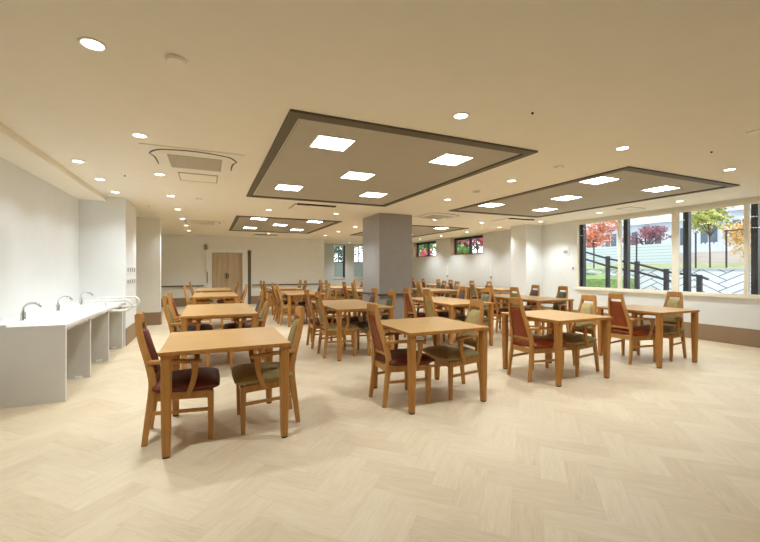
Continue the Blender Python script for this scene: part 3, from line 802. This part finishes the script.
for i in range(2):
    for j in range(len(YS)-1): bm.faces.new((V[i][j], V[i+1][j], V[i+1][j+1], V[i][j+1])); bm.faces.new((W[i][j+1], W[i+1][j+1], W[i+1][j], W[i][j]))
for j in range(len(YS)-1):
    bm.faces.new((V[0][j+1], W[0][j+1], W[0][j], V[0][j])); bm.faces.new((V[2][j], W[2][j], W[2][j+1], V[2][j+1]))
for i in range(2):
    bm.faces.new((V[i][0], W[i][0], W[i+1][0], V[i+1][0])); bm.faces.new((V[i+1][-1], W[i+1][-1], W[i][-1], V[i][-1]))
struct('lawn', bm, M['grass'])
struct('path', B(XR+WT, 11.97, -3, 7.6, -.1, .5), M['concrete'])
struct('retaining_wall', B(12.0, 12.25, -3, 14.4, -.1, 1.27), M['blocks'])
bm = bmesh.new()
prof = [(12.25, 1.27), (16, 1.5), (20, 2.05), (45, 2.3)]
a = [bm.verts.new((x, -6, z)) for x, z in prof]; b = [bm.verts.new((x, 45, z)) for x, z in prof]
for i in range(3):
    f = bm.faces.new((a[i], a[i+1], b[i+1], b[i])); f.material_index = 0 if i == 0 else (1 if i == 1 else 2)
a2 = [bm.verts.new((x, -6, -.1)) for x in (12.25, 45)]; b2 = [bm.verts.new((x, 45, -.1)) for x in (12.25, 45)]
bm.faces.new((a2[0], a[0], b[0], b2[0])); bm.faces.new((a2[1], b2[1], b[3], a[3])); bm.faces.new(a+[a2[1], a2[0]]); bm.faces.new([b2[0], b2[1]]+list(reversed(b))); bm.faces.new((a2[0], b2[0], b2[1], a2[1]))
struct('terrace', bm, [M['lawn2'], M['bank'], M['concrete']])
struct('back_garden', B(XR+WT, 12.25, 14.4, 45, -.1, 1.55), M['grass'])
struct('rear_yard', B(-6, XR+WT, YW+.4, 45, -.1, .0), M['concrete'])
struct('capstone', B(11.95, 12.32, -3, 14.4, 1.27, 1.31), M['concrete'])
# stair handrail
t = thing('stair_handrail', 'dark two-bar handrail sloping down outside the big windows', 'handrail', (10.3, 7.96, 1.0))
sh = lambda p: (p[0]-10.3, p[1]-7.96, p[2]-1.0)
up = [(10.3, 9.4, 2.0), (10.3, 7.96, 1.78), (10.3, 7.31, 1.58), (10.3, 6.49, 1.42), (10.3, 5.68, 1.20), (10.3, 5.08, 1.12), (10.3, 4.91, 1.05)]
lo_ = [(10.3, y, z-.21) for x, y, z in up[:5]]
obj('upper_bar', tube(bmesh.new(), [sh(p) for p in up], .028, 8), M['post'], t)
obj('lower_bar', tube(bmesh.new(), [sh(p) for p in lo_], .028, 8), M['post'], t)
for y, z1 in ((8.6, 1.95), (7.30, 1.62), (6.49, 1.46), (5.78, 1.26), (5.08, 1.12)):
    p = bmesh.new(); box(p, -.045, .045, y-7.96-.045, y-7.96+.045, (gz(y) if y > 7.6 else .5)-1.0-.05, z1-1.0+.03, bev=.008)
    obj('post', p, M['post'], t)
# net fence poles on the retaining wall
t = thing('pole_fence', 'thin dark pole fence on top of the patterned retaining wall', 'fence', (12.15, 7.0, 1.31))
for y in (9.12, 7.67, 6.08, 5.40, 4.6): obj('post', tube(bmesh.new(), [(0, y-7, -.02), (0, y-7, .97)], .022, 8), M['post'], t)
obj('top_wire', tube(bmesh.new(), [(0, 5.45-7, .96), (0, 4.6-7, .96)], .015, 6), M['post'], t)
tag(obj('siding_fence', B(15.95, 16.1, 8.6, 34, 1.42, 2.27), M['siding']), 'pale blue-grey horizontal board fence beyond the lawn', 'fence')
t = thing('picket_fence', 'low white picket fence at the top of the bank', 'fence', (20.2, 8.6, 2.05))
for k in range(16): obj('picket', B(-.02, .02, k*.16-.9, k*.16-.82, 0, .42), M['bldg'], t)
obj('crossbar', B(-.03, .03, -.95, 1.7, .30, .36), M['bldg'], t)
# houses
def house(x0, x1, y0, y1, z1, lab, nwin):
    t = thing('apartment_house', lab, 'building', (x0, y0, 2.3))
    obj('wall', B(0, x1-x0, 0, y1-y0, -.1, z1-2.3), M['bldg'], t)
    L = (y1-y0)/nwin
    for fl in range(3):
        zz = .55+fl*2.1
        for k in range(nwin):
            w = obj('window', B(-.05, .02, k*L+.25*L, k*L+.78*L, zz, zz+1.1), M['bldgglass'], t)
            obj('mullion', B(-.07, -.05, k*L+.5*L, k*L+.53*L, zz, zz+1.1), M['bldg'], w)
        bl = obj('balcony', B(-.7, 0, .1*L, nwin*L-.1*L, zz+1.55, zz+2.0), M['bldg'], t)
house(28, 34, 12.5, 23.5, 9.5, 'white apartment house with balconies behind the red-leaved trees', 7)
house(26, 32, 4.0, 11.6, 9.5, 'white apartment house seen through the window pane with yellow trees', 5)
def tree(x, y, z0, zc_, rx, rz_, kind, lab, n=900, leaf=.13, trunk=.05):
    t = thing('tree', lab, 'tree', (x, y, z0))
    bm = bmesh.new(); h = zc_-z0
    tube(bm, spline([(0, 0, -.05), (.03, .02, h*.4), (-.02, .03, h*.8), (0, 0, h+.2*rz_)], 8), [trunk*(1-.07*i) for i in range(9)], 8)
    for k in range(5):
        a = 2*PI*k/5+.4; tube(bm, [(0, 0, h*.55), (math.cos(a)*rx*.35, math.sin(a)*rx*.35, h*.8), (math.cos(a)*rx*.65, math.sin(a)*rx*.65, h+rz_*.15)], [trunk*.5, trunk*.35, trunk*.15], 6)
    obj('trunk', bm, M['bark'], t)
    bm = bmesh.new(); rnd = random.Random(int(x*100+y*7))
    blobs = [(rnd.uniform(-.6, .6), rnd.uniform(-.6, .6), rnd.uniform(-.6, .6), rnd.uniform(.3, .55)) for _ in range(12)]
    for k in range(n):
        bx, by_, bz, br = rnd.choice(blobs)
        d = Vector((rnd.gauss(0, 1), rnd.gauss(0, 1), rnd.gauss(0, 1))).normalized()*br*rnd.uniform(.5, 1.05)
        p = Vector(((bx+d.x)*rx, (by_+d.y)*rx, h+(bz+d.z)*rz_))
        u = Vector((rnd.gauss(0, 1), rnd.gauss(0, 1), rnd.gauss(0, 1))).normalized(); v = u.orthogonal().normalized()*leaf*rnd.uniform(.4, .7); w = u.cross(v)*.6
        bm.faces.new([bm.verts.new(p+q) for q in (v, w, -v, -w)])
    me = bpy.data.meshes.new('crown'); bm.to_mesh(me); bm.free(); me.materials.append(LEAF[kind])
    link(bpy.data.objects.new('crown', me), t)
tree(13.2, 6.25, 1.33, 2.95, .75, .65, 'lime', 'yellow-green tree at the top left of the third big pane', 1300, .10, .025)
tree(15.4, 6.15, 1.45, 2.35, .80, .72, 'gold', 'golden-orange tree at the right of the third big pane', 1000, .09)
tree(18.5, 13.9, 1.8, 3.2, 1.35, .8, 'orange', 'orange-red tree behind the board fence in the first big pane', 1800, .11)
tree(17.3, 10.5, 1.6, 2.75, .95, .42, 'magenta', 'wine-red tree behind the board fence in the second big pane', 1000, .10)
tree(12.9, 17.9, 1.5, 3.1, 1.3, 1.3, 'pine', 'dark green tree behind the nearer small high window', 1500, .17)
tree(12.6, 16.0, 1.5, 2.9, .9, .9, 'pink', 'pink-red maple behind the right half of the nearer small window', 700, .16)
tree(10.6, 14.9, 1.5, 2.1, .55, .35, 'green', 'low yellow-green shrub below the nearer small high window', 700, .13)
tree(13.4, 23.6, 1.5, 3.4, 1.5, 1.6, 'pine', 'dark green tree behind the farther small high window', 1400, .19)
tree(12.3, 20.7, 1.5, 2.9, 1.0, 1.1, 'green', 'yellow-green tree behind the right half of the farther small window', 900, .16)
tree(11.5, 19.4, 1.5, 2.05, .55, .42, 'scarlet', 'scarlet shrub below the farther small high window', 500, .13)
tree(7.3, 21.5, 0, 2.6, 1.1, 1.0, 'pine', 'dark tree outside the two tall narrow windows', 900, .16)
# stones and shrubs on the lawn
for i, (x, y, r) in enumerate(((10.9, 8.3, .16), (11.3, 7.9, .13), (11.1, 8.9, .12))):
    bm = bmesh.new(); bmesh.ops.create_icosphere(bm, subdivisions=2, radius=r)
    rnd = random.Random(i)
    for v in bm.verts: v.co *= rnd.uniform(.85, 1.1); v.co.z *= .6
    tag(obj('garden_stone', bm, M['concrete'], None, (x, y, gz(y)+r*.3)), '%s grey stone on the lawn outside the big windows' % ('leftmost', 'middle', 'rightmost')[i], 'stone', 'stones on the lawn')

# ------------------------------------------------------------------ world, camera
w = bpy.data.worlds.new('overcast'); scene.world = w; w.use_nodes = True
bg = w.node_tree.nodes['Background']; bg.inputs[0].default_value = (.90, .95, 1, 1); bg.inputs[1].default_value = 2.3
F, A, CYP, CAMH = 384.3, math.radians(24.01), 269.6, 1.27
cam = bpy.data.cameras.new('camera'); co = bpy.data.objects.new('camera', cam); COL.objects.link(co)
cam.sensor_fit = 'HORIZONTAL'; cam.sensor_width = 36; cam.lens = 36*F/760
cam.shift_y = -(271-CYP)/760
cam.clip_start = .05; cam.clip_end = 200
co.location = (0, 0, CAMH); co.rotation_euler = (PI/2, 0, -A)
scene.camera = co
vs = scene.view_settings
vs.view_transform = 'Standard'; vs.look = 'None'; vs.gamma = 1; vs.exposure = 0.30
try: vs.use_curve_mapping = False
except Exception: pass
try:
    scene.cycles.use_denoising = True; scene.cycles.max_bounces = 10; scene.cycles.diffuse_bounces = 6
    scene.cycles.sample_clamp_indirect = 6
except Exception: pass
